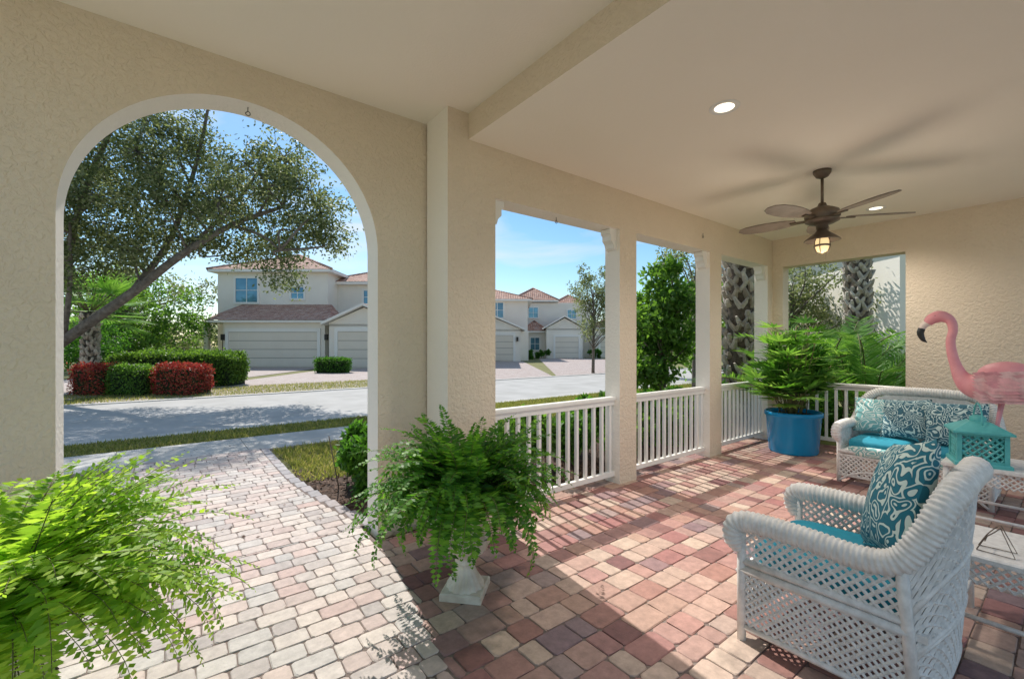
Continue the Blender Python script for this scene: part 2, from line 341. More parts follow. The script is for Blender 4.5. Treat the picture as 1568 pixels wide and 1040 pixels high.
def can(x,y,e):
    b=B(); b.lathe([(.062,.02),(.066,-.004),(.092,-.008),(.10,-.002),(.10,.004)],(x,y,3.16),'trim',32)
    b.lathe([(.001,-.0035),(.064,-.0035)],(x,y,3.16),'lamp',32); b.build('recessed_light')
    l=bpy.data.lights.new('recessed_lamp','SPOT'); l.energy=e; l.color=(1,.93,.84); l.spot_size=math.radians(140); l.spot_blend=1; l.shadow_soft_size=.15
    o=bpy.data.objects.new('recessed_lamp',l); o.location=(x,y,3.12); bpy.context.scene.collection.objects.link(o)
can(3.07,1.54,170); can(6.8,1.55,130)
# ---------------------------------------------------------------- ceiling fan
b=B(); c=(4.93,1.53,0)
b.lathe([(.0,3.16),(.075,3.16),(.072,3.135),(.05,3.10),(.02,3.085),(.0,3.085)],c,'bronze')
b.tube([(c[0],c[1],3.1),(c[0],c[1],2.82)],.013,'bronze',12)
b.lathe([(.0,2.85),(.03,2.85),(.04,2.82),(.09,2.80),(.135,2.775),(.145,2.74),(.145,2.715),(.12,2.70),(.14,2.69),(.14,2.675),(.09,2.65),(.05,2.64),(.05,2.60),(.0,2.60)],c,'bronze',40)
b.lathe([(.03,2.62),(.045,2.59),(.06,2.57),(.11,2.53),(.145,2.50),(.15,2.49),(.14,2.49),(.10,2.52),(.03,2.56)],c,'bronze',40)
for k in range(4):
    a=k*math.pi/2; b.tube([(c[0]+.055*math.cos(a),c[1]+.055*math.sin(a),2.53),(c[0]+.068*math.cos(a),c[1]+.068*math.sin(a),2.44),(c[0]+.045*math.cos(a),c[1]+.045*math.sin(a),2.37)],.004,'bronze',6)
b.lathe([(.0,2.54),(.04,2.53),(.055,2.49),(.055,2.43),(.04,2.39),(.0,2.37)],c,'bulb',24)
b.lathe([(.058,2.455),(.064,2.45),(.064,2.44),(.058,2.435)],c,'bronze',24)
for k in range(5):
    a=math.radians(72*k-50); T=Matrix.Translation((c[0],c[1],2.70))@Matrix.Rotation(a,4,'Z')@Matrix.Rotation(math.radians(11),4,'X'); b.T=T
    b.box(.12,.27,-.02,.02,-.006,.006,'bronze'); 
    ou=[(.22,.045),(.30,.075),(.42,.095),(.55,.098),(.66,.085),(.73,.055),(.76,.0)]
    ou=ou+[(x,-y) for x,y in ou[-2::-1]]; k_=len(ou)
    V=[(x,y,z) for z in (.007,.016) for x,y in ou]; F=[tuple(range(k_-1,-1,-1)),tuple(range(k_,2*k_))]+[(i,(i+1)%k_,k_+(i+1)%k_,k_+i) for i in range(k_)]
    b.add(V,F,'blade'); b.T=None
b.tube([(c[0]+.1,c[1],2.66),(c[0]+.1,c[1],2.3)],.0015,'bronze',4); b.build('ceiling_fan')
l=bpy.data.lights.new('fan_bulb','POINT'); l.energy=14; l.color=(1,.9,.74); l.shadow_soft_size=.3
o=bpy.data.objects.new('fan_bulb_lamp',l); o.location=(c[0],c[1],2.05); bpy.context.scene.collection.objects.link(o)
# ---------------------------------------------------------------- urn + ferns
def fern(b,c,mat,N=150,L0=.62,lw=.0185):
    c=np.array(c)
    for k in range(N):
        az=random.random()*2*math.pi; el=math.radians(random.uniform(22,88)); L=L0*random.uniform(.6,1.1)*(.85 if el>1.2 else 1)
        drop=math.radians(random.uniform(45,135)) if random.random()<.8 else math.radians(random.uniform(130,165)); drop*=(1.0 if el<1.2 else .75); n=34; p=c+np.array([math.cos(az),math.sin(az),0])*random.random()*.10; pts=[p]; tg=[]
        tw=random.uniform(-.5,.5)
        for i in range(n):
            t=i/n; e=el-drop*t**1.35; a2=az+tw*t; d=np.array([math.cos(a2)*math.cos(e),math.sin(a2)*math.cos(e),math.sin(e)]); p=p+d*L/n; pts.append(p); tg.append(d)
        pts=np.array(pts); tg=np.array(tg+[tg[-1]]); b.tube(pts[::3],np.linspace(.003,.001,len(pts[::3])),'stem',4)
        S=np.cross(tg,np.array([0,0,1.])); S/=np.linalg.norm(S,axis=1)[:,None]+1e-6; U=np.cross(S,tg)
        t=np.arange(n+1)/n; ll=.060*np.clip(np.sin(np.pi*np.clip(t*.9+.1,0,1)),0,1)**.7+.008
        for sg in (-1,1):
            A=sg*S*.92+tg*.3+U*random.uniform(-.15,.25)+rng.normal(size=S.shape)*.14; b.leaves(pts[2:],A[2:],ll[2:],lw,mat,side=U[2:]+rng.normal(size=U[2:].shape)*.4)
def urn(name,x,y,fmat,rot=.2,**kw):
    b=B(); b.T=Matrix.Translation((x,y,0))@Matrix.Rotation(rot,4,'Z')
    b.box(-.125,.125,-.125,.125,.0,.045,'urn',ch=.008); b.T=None
    b.lathe([(.112,.045),(.108,.06),(.098,.075),(.075,.11),(.055,.15),(.048,.175),(.062,.182),(.062,.195),(.048,.205),(.07,.225)],(x,y,0),'urn',64,flute=.05)
    b.lathe([(.07,.225),(.12,.26),(.145,.31),(.15,.345)],(x,y,0),'urn',64,flute=.04)
    b.lathe([(.145,.345),(.135,.37),(.135,.44),(.16,.49),(.172,.50),(.172,.52),(.158,.525),(.15,.50),(.12,.49),(.0,.49)],(x,y,0),'urn',48)
    b.lathe([(.145,.515),(.0,.525)],(x,y,0),'soil',24)
    fern(b,(x,y,.55),fmat,**kw); b.build(name)
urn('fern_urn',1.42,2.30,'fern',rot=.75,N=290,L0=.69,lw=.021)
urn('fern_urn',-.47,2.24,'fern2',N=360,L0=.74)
# ---------------------------------------------------------------- potted palm
def pot(b,x,y):
    b.lathe([(.0,0),(.29,0),(.30,.02),(.335,.50),(.355,.51),(.355,.56),(.34,.57),(.325,.56),(.32,.50),(.0,.50)],(x,y,0),'potblue',48)
    b.lathe([(.32,.515),(0,.53)],(x,y,0),'soil',24)
def blades(b,P,axis,n,L,W,m,spread=1.2,droop=.25):
    a=axis/np.linalg.norm(axis); s=np.cross(a,[0,0,1.]); s=s/(np.linalg.norm(s)+1e-6)
    th=np.linspace(-spread,spread,n); A=np.cos(th)[:,None]*a+np.sin(th)[:,None]*s; 
    up=np.cross(s,a); PP=np.tile(P,(n,1)); A[:,2]-=droop*.3
    b.leaves(PP,A,L*(.8+.3*rng.random(n)),W,m,side=np.tile(up,(n,1))+rng.normal(size=(n,3))*.15); 
b=B(); px_,py_=6.93,2.5; pot(b,px_,py_)
for k in range(46):
    az=random.random()*6.283; r0=random.random()*.2; base=np.array([px_+r0*math.cos(az),py_+r0*math.sin(az),.52]); h=random.uniform(.3,1.25); out=random.uniform(.05,.45)*(1.2-h*.4)
    top=base+np.array([math.cos(az)*out,math.sin(az)*out,h]); mid=(base+top)/2+np.array([0,0,.05]); b.tube(cat([base,mid,top],4),.007,'stem',5)
    for q in range(7):
        t=random.uniform(.35,1); p=base*(1-t)+top*t; a2=az+random.uniform(-1.8,1.8); e=random.uniform(-.1,1.0); ax=np.array([math.cos(a2)*math.cos(e),math.sin(a2)*math.cos(e),math.sin(e)])
        p2=p+ax*random.uniform(.06,.18); b.tube([p,p2],.003,'stem',4); blades(b,p2,ax,8,.25,.042,'green' if random.random()<.35 else 'palm')
b.build('potted_palm')
# ---------------------------------------------------------------- wicker
def lattice(b,S,W,H,sp,rad,m,k=2):
    for fam in (1,-1):
        q=-H if fam==1 else 0.; end=W if fam==1 else W+H
        q+=sp*.3
        while q<end:
            t0=max(0,-q) if fam==1 else max(0,q-W); t1=min(H,W-q) if fam==1 else min(H,q)
            if t1-t0>.01:
                ts=np.linspace(t0,t1,k); pts=[S((q+fam*t)/W,t/H) for t in ts]
                b.tube(pts,rad*random.uniform(.9,1.15),m,4,False)
            q+=sp*random.uniform(.94,1.06)
def cushion(b,c,s,m,e=.35,nu=20,nv=12):
    V=[];F=[]
    f=lambda w,p: math.copysign(abs(w)**p,w)
    for i in range(nv+1):
        ph=-math.pi/2+math.pi*i/nv
        for j in range(nu):
            th=2*math.pi*j/nu+.001
            V.append((c[0]+s[0]*f(math.cos(ph),e)*f(math.cos(th),e),c[1]+s[1]*f(math.cos(ph),e)*f(math.sin(th),e),c[2]+s[2]*f(math.sin(ph),.6)))
    for i in range(nv):
        for j in range(nu): F.append((i*nu+j,i*nu+(j+1)%nu,(i+1)*nu+(j+1)%nu,(i+1)*nu+j))
    b.add(V,F,m,True)
def pillow(b,c,w,h,t,m,tilt,yaw=0,roll=0):
    old=b.T; T=Matrix.Translation(c)@Matrix.Rotation(yaw,4,'Z')@Matrix.Rotation(tilt,4,'X')@Matrix.Rotation(roll,4,'Y')
    b.T=(old@T) if old is not None else T; n=16; rp=random.random()*6
    for sg in (1,-1):
        V=[];F=[]
        for i in range(n+1):
            for j in range(n+1):
                u=-1+2*i/n; v=-1+2*j/n; q=((1-u**2)*(1-v**2)); q=max(q,0)**.42
                q*=1+.06*math.sin(5*u+rp)*math.cos(4*v+rp)
                pin=1-.07*(1-abs(v)**2)*abs(u)**3; pin2=1-.07*(1-abs(u)**2)*abs(v)**3
                V.append((u*w/2*pin,sg*t/2*q,v*h/2*pin2))
        for i in range(n):
            for j in range(n):
                a=i*(n+1)+j; F.append((a,a+1,a+n+2,a+n+1) if sg>0 else (a,a+n+1,a+n+2,a+1))
        b.add(V,F,m,True)
    b.T=old
def wicker_seat(name,loc,rot,w,cush,pillows,ncush=1):
    b=B(); b.T=Matrix.Translation(loc)@Matrix.Rotation(rot,4,'Z'); h=w/2
    half=[(-h,.385,.45),(-h-.015,.405,.53),(-h-.01,.385,.59),(-h,.30,.61),(-h,.08,.61),(-h,-.12,.60),(-h+.0,-.24,.63),(-h+.02,-.31,.73),(-h+.06,-.36,.85),(-h+.15,-.395,.93),(-h+.27,-.41,.96)]
    full=half+[(0,-.42,.97)]+[(-x,y,z) for x,y,z in half[::-1]]
    P=cat(full,26); s=np.concatenate([[0],np.cumsum(np.linalg.norm(np.diff(P,axis=0),axis=1))])
    ns=int(s[-1]/.0055); ss=np.linspace(0,s[-1],ns); P=np.column_stack([np.interp(ss,s,P[:,i]) for i in range(3)])
    rad=.050*(1+.085*np.sin(ss/.022*2*math.pi)); en=np.minimum(ss,s[-1]-ss); rad*=np.clip(.55+en/.12,.55,1)
    b.tube(P,rad,'wicker',12)
    for sx in (-1,1):
        X=sx*h
        b.tube([(X,.37,0),(X,.37,.6)],.022,'wicker',8); b.tube([(X*.97,-.30,0),(X,-.27,.4),(X,-.25,.66)],.022,'wicker',8)
        for z,rr in ((.07,.016),(.36,.022),(.40,.018)): b.tube([(X,.37,z),(X,-.28,z)],rr,'wicker',6)
        lattice(b,lambda u,v:(X,.37-.63*u,.40+v*.19),.63,.19,.043,.0075,'wicker')
        lattice(b,lambda u,v:(X,.37-.65*u,.08+v*.28),.65,.28,.038,.0075,'wicker')
    for z,rr in ((.34,.022),(.30,.014),(.08,.014)): b.tube([(-h,.38,z),(h,.38,z)],rr,'wicker',6)
    lattice(b,lambda u,v:(-h+w*u,.385,.09+v*.22),w,.22,.045,.0075,'wicker')
    for sx in (-1,1): b.tube(cat([(sx*h*.98,.385,.02),(sx*h*.8,.385,.10),(sx*h*.5,.385,.15),(0,.385,.13)],5),.012,'wicker',6)
    b.box(-h+.02,h-.02,-.33,.37,.33,.36,'wicker')
    def S(u,v):
        x=(2*u-1); yb=-.29-.05*(1-abs(x)**3); yt=-.25-.16*(1-abs(x)**3.5); zt=.66+.29*(1-abs(x)**4)
        return (x*(h-.01),yb*(1-v)+yt*v,.10+v*(zt-.10))
    n=24; V=[];F=[]
    for i in range(n+1):
        for j in range(7): V.append(S(i/n,.28+.72*j/6))
    for i in range(n):
        for j in range(6): a=i*7+j; F.append((a,a+1,a+8,a+7))
    b.add(V,F,'wicker',True)
    lattice(b,lambda u,v:tuple(np.array(S(u,v))-np.array([0,.012,0])),w,.85,.05,.008,'wicker',k=9)
    for v in (.02,.3,.32,.6): b.tube([tuple(np.array(S(i/16,v))-np.array([0,.014,0])) for i in range(17)],.012,'wicker',6)
    cw=(w-.12)/ncush
    for i in range(ncush):
        cx=-w/2+.06+cw*(i+.5); cushion(b,(cx,.03,.42),(cw/2,.345,.065),cush,.3,nu=32)
    for (c,ww,hh,m,ti,ya,ro) in pillows: pillow(b,c,ww,hh,.17,m,ti,ya,ro)
    b.build(name)
wicker_seat('wicker_armchair',(2.68,.70,0),0,.74,'teal',[((-.01,-.17,.80),.54,.54,'dam',.30,.40,.26)])
wicker_seat('wicker_loveseat',(6.20,1.08,0),math.pi/2,1.14,'teal',[((.36,-.12,.70),.40,.40,'dam3',.35,.1,0),((.10,-.08,.70),.44,.44,'dam2',.38,-.1,.1),((-.3,-.02,.70),.48,.46,'dam2',.4,.1,.05)],2)
b=B(); b.T=Matrix.Translation((6.20,1.08,0))@Matrix.Rotation(math.pi/2,4,'Z'); cushion(b,(0,.30,.36),(.50,.11,.06),'dam3'); b.build('seat_throw')
def wtable(name,x0,x1,y0,y1,z):
    b=B(); b.box(x0,x1,y0,y1,z-.03,z,'wicker',ch=.008)
    for x in (x0+.03,x1-.03):
        for y in (y0+.03,y1-.03): b.tube([(x,y,0),(x,y,z-.03)],.018,'wicker',8)
    for x in (x0+.03,x1-.03): b.tube([(x,y0+.03,.15),(x,y1-.03,.15)],.012,'wicker',6); lattice(b,lambda u,v:(x,y0+.03+u*(y1-y0-.06),z-.15+v*.12),y1-y0-.06,.12,.04,.006,'wicker')
    for y in (y0+.03,y1-.03): b.tube([(x0+.03,y,.15),(x1-.03,y,.15)],.012,'wicker',6); lattice(b,lambda u,v:(x0+.03+u*(x1-x0-.06),y,z-.15+v*.12),x1-x0-.06,.12,.04,.006,'wicker')
    b.build(name)
wtable('wicker_side_table',3.12,3.66,-.12,.43,.47); wtable('wicker_end_table',4.98,5.56,.12,.72,.55)
b=B()
for s_ in (-1,1): b.tube(cat([(3.24+s_*.04,.33,.475),(3.24+s_*.03,.30,.54),(3.24+s_*.05,.27,.58),(3.24+s_*.02,.25,.60)],5),.0025,'bronze',6); b.tube([(3.24+s_*.04,.33,.475),(3.24+s_*.05,.20,.475),(3.24+s_*.02,.25,.60)],.0025,'bronze',6)
b.tube([(3.19,.30,.53),(3.29,.30,.53)],.0025,'bronze',6); b.build('wire_plate_stand')
# ---------------------------------------------------------------- lantern
b=B(); lx_,ly_,lz=5.12,.52,.55; b.T=Matrix.Translation((lx_,ly_,lz))@Matrix.Rotation(.3,4,'Z'); 
b.box(-.16,.16,-.16,.16,0,.03,'lant',ch=.008)
for sx in (-1,1):
    for sy in (-1,1): b.box(sx*.13-.014,sx*.13+.014,sy*.13-.014,sy*.13+.014,.03,.25,'lant')
for z in (.03,.235):
    for s_ in (-1,1): b.box(-.116,.116,s_*.13-.01,s_*.13+.01,z,z+.02,'lant'); b.box(s_*.13-.01,s_*.13+.01,-.116,.116,z,z+.02,'lant')
for s_ in (-1,1):
    lattice(b,lambda u,v:(-.115+.23*u,s_*.13,.05+v*.185),.23,.185,.05,.008,'lant'); lattice(b,lambda u,v:(s_*.13,-.115+.23*u,.05+v*.185),.23,.185,.05,.008,'lant')
b.add([(-.17,-.17,.255),(.17,-.17,.255),(.17,.17,.255),(-.17,.17,.255),(-.17,-.17,.27),(.17,-.17,.27),(.17,.17,.27),(-.17,.17,.27),(-.06,-.06,.34),(.06,-.06,.34),(.06,.06,.34),(-.06,.06,.34)],[(3,2,1,0)]+[(a+j,a+(j+1)%4,a+4+(j+1)%4,a+4+j) for a in (0,4) for j in range(4)]+[(8,9,10,11)],'lant')
b.lathe([(.05,.34),(.05,.37),(.03,.385),(0,.39)],(0,0,0),'lant',16); b.lathe([(.0,.03),(.05,.03),(.05,.15),(.0,.15)],(0,0,0),'cream',16)
b.tube([(.13*math.cos(a),0,.32+.16*math.sin(a)) for a in np.linspace(0,math.pi,16)],.006,'lant',6); b.build('lantern')
# ---------------------------------------------------------------- flamingo
b=B(); fx=5.30
body=[(.06,1.10,.012),(.14,1.14,.05),(.24,1.19,.12),(.36,1.20,.165),(.48,1.17,.155),(.57,1.17,.105),(.63,1.22,.060),(.665,1.31,.040),(.69,1.42,.034),(.70,1.53,.031),(.685,1.63,.031),(.705,1.71,.036),(.765,1.745,.050),(.815,1.725,.046),(.845,1.69,.033)]
C=cat([(fx,y,z,r) for y,z,r in body],8); b.tube(C[:,:3],np.maximum(C[:,3],.004),'pink',20)
C=cat([(fx,.83,1.705,.034),(fx,.868,1.672,.028),(fx,.885,1.64,.024)],5); b.tube(C[:,:3],C[:,3],'cream',12)
C=cat([(fx,.883,1.645,.025),(fx,.893,1.60,.025),(fx,.875,1.545,.017),(fx,.85,1.52,.003)],5); b.tube(C[:,:3],C[:,3],'beak',12)
for s_ in (-1,1):
    b.lathe([(0,-.006),(.006,0),(0,.006)],(fx+s_*.045,.79,1.75),'beak',10)
    for row in range(7):
        for k in range(9):
            t=k/8; y=.56-.07*row; z=1.27-.20*t+.005*row; rr=.168*math.sqrt(max(.05,1-((y-.38)/.30)**2)); zz=(z-1.19)/ .17
            x=fx+s_*(rr*math.sqrt(max(.05,1-zz*zz*.9))+.006+.004*(6-row)*.3)
            P=np.array([[x,y,z]]); A=np.array([[s_*.10,-1,-.25]]); b.leaves(P,A,.14,.06,'pinkf',side=np.array([[s_*1.,0,0]])+rng.normal(size=(1,3))*.08)
    lx2=fx+s_*.05; b.tube([(lx2,.40,1.06),(lx2,.43,.84),(lx2,.39,.57)],[.016,.010,.009],'pink',8)
    b.lathe([(0,-.018),(.014,0),(0,.018)],(lx2,.43,.83),'pink',10)
    for a in (-.4,0,.4): b.tube([(lx2,.39,.562),(lx2+.07*math.sin(a),.39+.08*math.cos(a),.556)],.006,'pink',6)
for k in range(14):
    P=np.array([[fx+random.uniform(-.05,.05),.2,1.14+random.uniform(-.02,.05)]]); b.leaves(P,np.array([[random.uniform(-.2,.2),-1,-.3]]),.2,.05,'pinkf',side=np.array([[random.uniform(-.5,.5),0,1.]]))
b.build('flamingo_statue')
# ---------------------------------------------------------------- oak
def seg(b,pts,r0,r1,m='bark',n=8,k=5):
    P=cat(pts,k); b.tube(P,np.linspace(r0,r1,len(P)),m,n)
b=B(); limbs=[[(-14.6,13.2,-.06),(-14.2,13.1,.9),(-13.2,13,1.6),(-11,12.8,3.0),(-9.5,12.6,4.0),(-8,12.6,4.9),(-6.6,12.8,5.5)],
 [(-14.2,13.1,.9),(-13.6,13.3,3.4),(-12.6,13.1,6.2),(-11.3,13,8.8)],
 [(-11,12.8,3.0),(-10.4,13.5,4.8),(-9.6,13.5,7.2),(-9.0,13.3,9.4)],
 [(-9.5,12.6,4.0),(-8.2,13.0,5.6),(-7.2,13.2,7.2)],[(-8,12.6,4.9),(-6.9,12.2,4.5),(-6.4,12.2,4.1)],[(-13.2,13,1.6),(-12.4,12.4,3.2),(-12,12,4.8)]]
rr=[(.20,.05),(.15,.04),(.10,.03),(.07,.03),(.05,.02),(.08,.03)]; LP=[]
for L_,(a,c_) in zip(limbs,rr):
    W_=[fr(*p) for p in L_]; seg(b,W_,a,c_); LP+=list(cat(W_,6))
LP=np.array(LP)
lob=[(-12.2,7.4,1.3),(-10.8,8.0,1.1),(-9.8,7.3,.8),(-12.6,5.3,1.1),(-11.2,5.5,1.25),(-9.3,5.4,1.25),(-10,6.6,1.1),(-7.5,6.5,1.05),(-6.6,7.0,.9),(-7.8,5.4,1.15),(-6.4,4.9,1.0),(-5.5,5.3,.75),(-6.8,3.9,.8),(-8.5,4.4,.8),(-12.2,3.6,.9),(-10.6,4.2,.9),(-5.8,5.9,.8),(-11.6,4.4,.9),(-9.6,4.4,.7),(-5.2,4.6,.5),(-12.8,6.4,1.1),
 (-11.2,9.7,1.4),(-9.2,10.2,1.1),(-13,9,1.3),(-14.5,7,1.5),(-14,5,1.2)]
for (r_,z_,R_) in lob:
    for dd in ((-1.1,1.1) if R_>1 else (random.uniform(-.8,.8),)):
        c_=fr(r_+random.uniform(-.2,.2),13+dd+random.uniform(-.4,.4),z_); near=LP[np.argmin(np.linalg.norm(LP-c_-np.array([0,0,-.8]),axis=1))]
        mid=(near+c_)/2+rng.normal(size=3)*.25; seg(b,[near,mid,c_],.04,.015,n=5,k=4)
        k=int(10*R_*R_)+6; D=rng.normal(size=(k,3)); D/=np.linalg.norm(D,axis=1)[:,None]; C=c_+D*(R_*(.4+.75*rng.random(k)))[:,None]*np.array([1,1,.8])
        for q in C: b.tube([c_,(c_+q)/2+rng.normal(size=3)*.08,q],[.014,.008,.004],'bark',3)
        P=np.repeat(C,95,0)+rng.normal(size=(k*95,3))*np.array([.22,.22,.14]); A=rng.normal(size=P.shape)
        b.leaves(P,A,.11*(.7+.6*rng.random(len(P))),.058,'oak')
b.build('oak_tree')
# ---------------------------------------------------------------- hedges and bushes
def hedge(name,rc,dc,w,dp,h,m,n=7000,rot=None,size=.07):
    b=B(); c=fr(rc,dc); b.T=Matrix.Translation(tuple(c))@Matrix.Rotation(-YAW if rot is None else rot,4,'Z')
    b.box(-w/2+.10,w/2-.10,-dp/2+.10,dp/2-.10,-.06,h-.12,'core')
    U=rng.uniform(-1,1,size=(n,3)); ax=rng.integers(0,3,n); sg=np.sign(rng.uniform(-1,1,n)); 
    for i in range(3): U[ax==i,i]=sg[ax==i]
    U[(ax==2),2]=1; q=np.maximum(0,np.sort(np.abs(U),axis=1)[:,1]-.7)[:,None]; U=U*(1-.35*q)
    P=U*np.array([w/2,dp/2,h/2])+np.array([0,0,h/2]); P+=.05*np.sin(P*5+np.roll(P,1,axis=1)*4)+rng.normal(size=P.shape)*.05
    b.leaves(P,rng.normal(size=P.shape),size*(.7+.6*rng.random(n)),size*.6,m); b.build(name)
hedge('trimmed_hedge',-12.8,17.0,4.6,1.3,1.15,'hedge',18000,size=.09)
hedge('red_bush',-10.3,13.9,1.25,1.1,.85,'red',5000); hedge('red_bush',-12.9,13.9,1.1,1.1,.82,'red',4500)
hedge('box_bush',-11.7,13.8,1.15,1.0,.80,'green2',5000)
hedge('foundation_hedge',-9.9,24.5,1.7,1,.7,'green',3500,size=.1)
def bush(name,x,y,w,d,h,m='green',n=900,size=.075,z0=-.05,asp=.5):
    b=B(); lob=[]
    for k in range(max(4,int(w*d*5))):
        R_=random.uniform(.16,.26); lob.append((x+random.uniform(-.5,.5)*(w-.2),y+random.uniform(-.5,.5)*(d-.1),z0+random.uniform(.15,h-.16),R_))
    b.cloud(lob,12,max(6,int(n/len(lob)/2)),size,m,asp=asp)
    for k in range(int(6+w*6)):
        a=(x+random.uniform(-.4,.4)*w,y+random.uniform(-.4,.4)*d,z0); b.tube([a,(a[0]+random.uniform(-.1,.1),a[1]+random.uniform(-.1,.1),z0+h*.8)],.006,'bark',4)
    b.build(name)
for i,x in enumerate(np.arange(2.5,7.6,.8)): bush('garden_shrub',x,4.1+.15*math.sin(i*2),1.0,.9,.84+.1*math.sin(i*3),m='green2' if i%2 else 'green',n=3000,size=.085)
for i,x in enumerate(np.arange(6.3,11,1.1)): bush('garden_shrub',x,5.3+.2*math.sin(i),1.1,.8,.7,n=1600,size=.085)
bush('garden_shrub',1.62,4.75,.55,.7,.72,n=2600,size=.08); bush('garden_shrub',-.95,5.1,.6,.9,.42,n=1800); bush('garden_shrub',-1.1,4.2,.7,.7,.5,n=1600,m='green2')
def tree(name,rc,dc,lobes,m,leaf,nsub,nl,tr=.12):
    b=B(); base=fr(rc,dc,-.06); L=[]
    zt=max(l_[2] for l_ in lobes); top=fr(rc,dc,zt*.8); seg(b,[base,(base+top)/2+np.array([.1,.05,0]),top],tr,tr*.35)
    for (r_,d_,z_,R_) in lobes:
        c_=fr(r_,d_,z_); L.append((c_[0],c_[1],c_[2],R_))
        s_=base+(top-base)*min(.9,max(.2,(z_-R_)/zt)); seg(b,[s_,(s_+c_)/2+rng.normal(size=3)*.1,c_],tr*.35,tr*.1,n=5,k=3)
    b.cloud(L,nsub,nl,leaf,m); b.build(name)
def rl(rc,dc,z0,z1,w,n,R0,R1):
    return [(rc+random.uniform(-.5,.5)*w,dc+random.uniform(-.5,.5)*w,random.uniform(z0,z1),random.uniform(R0,R1)) for _ in range(n)]
tree('broadleaf_tree',3.75,11,rl(3.75,11,.5,2.7,1.4,30,.3,.5)+rl(3.9,11,2.4,3.4,.9,8,.25,.4),'green2',.15,20,11,.09)
tree('slender_tree',6.4,15.5,rl(6.2,15.5,2,5.0,3.4,24,.4,.7),'grey',.11,18,14,.1)
tree('slender_tree',4.4,24,rl(4.5,24,2.2,5.6,1.9,26,.35,.7),'grey',.12,18,16,.09)
tree('background_tree',12,19,rl(12,19,1.5,4.8,4.5,30,.6,1.1),'grey',.15,24,14,.14)
tree('background_tree',16,24,rl(16,24,1.5,5.5,5,30,.7,1.2),'grey',.2,22,12,.14)
tree('background_tree',8.5,17,rl(8.5,17,.8,3.8,3,24,.5,.9),'green2',.16,22,12,.14)
tree('background_tree',-24,27,rl(-24,27,1,5.0,6,36,.7,1.3),'green2',.2,24,14,.2)
tree('background_tree',-28,32,rl(-28,32,1,7,8,40,1,1.7),'grey',.25,24,14,.25)
tree('background_tree',-19.5,20.5,rl(-20.2,21,.8,2.6,2.5,16,.4,.7),'green',.13,20,14,.1)
tree('background_tree',-16.2,22,rl(-16.6,22,.3,1.1,2.4,16,.4,.55),'hedge',.11,20,16,.06)
b=B(); L=[]
for k in range(360):
    th=random.uniform(-1.25,1.25); dd=random.uniform(75,110); c_=fr(dd*math.tan(th*.8) if abs(th)<1.2 else dd*2.0*math.copysign(1,th),dd); R_=random.uniform(1.8,3.2); L.append((c_[0],c_[1],random.uniform(.5,4.8),R_))
b.cloud(L,16,12,.8,'grey'); b.build('distant_trees')
def palmtrunk(name,rc,dc,R_,h,sp=.13,fronds=True):
    b=B(); c_=fr(rc,dc); b.tube([(c_[0],c_[1],-.06),(c_[0],c_[1],h)],R_*.92,'palmcore',16)
    z=.05; row=0; nb=max(6,int(2*math.pi*R_/.27))
    while z<h:
        for k in range(nb):
            a=2*math.pi*(k+.5*(row%2))/nb+random.uniform(-.16,.16); u=np.array([math.cos(a),math.sin(a),0]); t=np.array([-math.sin(a),math.cos(a),0])
            if random.random()<.06: continue
            zz=z+random.uniform(-.05,.05)
            for sg in (1,-1):
                f=random.uniform(.6,1.15); o_=random.uniform(1.05,1.38)
                p0=c_+u*R_*.90+np.array([0,0,zz]); p1=c_+u*(R_*o_)+t*sg*math.pi*R_/nb*.9*f+np.array([0,0,zz+sp*1.2*f])
                b.tube([p0,(p0+p1)/2+u*random.uniform(.0,.03)+t*sg*.015,p1],[.085,random.uniform(.05,.07),random.uniform(.02,.045)],'palmbark',5,False,flat=.7)
        z+=sp; row+=1
    if fronds:
        for k in range(34):
            az=random.random()*6.283; el=random.uniform(-.4,1.2); ax=np.array([math.cos(az)*math.cos(el),math.sin(az)*math.cos(el),math.sin(el)]); p=np.array([c_[0],c_[1],h]); q=p+ax*1.0; b.tube([p,q],.014,'stem',4); blades(b,q,ax,24,1.0,.05,'palm',1.5)
    b.build(name)
palmtrunk('palm_tree',4.75,9.2,.26,5.6,.17); palmtrunk('palm_tree',9.55,12.2,.26,6,.17); palmtrunk('palm_tree',-14.6,15.3,.2,2.6,.16)
def feather(name,x,y,n,L0,z=.1):
    b=B(); 
    for k in range(n):
        az=random.random()*6.283; el=random.uniform(.5,1.45); L=L0*random.uniform(.7,1.1); p=np.array([x+random.uniform(-.3,.3),y+random.uniform(-.3,.3),z]); pts=[p];tg=[]
        for i in range(26):
            e=el-1.3*(i/26)**1.5; d=np.array([math.cos(az)*math.cos(e),math.sin(az)*math.cos(e),math.sin(e)]); p=p+d*L/26; pts.append(p); tg.append(d)
        pts=np.array(pts); tg=np.array(tg+[tg[-1]]); b.tube(pts[::3],.01,'stem',4); S=np.cross(tg,[0,0,1.]); S/=np.linalg.norm(S,axis=1)[:,None]+1e-6; U=np.cross(S,tg)
        for sg in (-1,1):
            for rep in range(2): b.leaves(pts[6:]+tg[6:]*L/52*rep,(sg*S*.8+tg*.6+U*.2+rng.normal(size=S.shape)*.08)[6:],.36,.03,'palm',side=U[6:]+rng.normal(size=U[6:].shape)*.2)
    b.build(name)
feather('areca_palm',9.6,2.3,36,2.4); feather('areca_palm',10.8,3.0,30,2.7); feather('areca_palm',9.3,3.5,18,1.9)
for x,y in ((8.7,1.3),(8.8,2.3),(8.8,3.1)): bush('garden_shrub',x,y,1.0,1.0,.8,n=1800,size=.09)
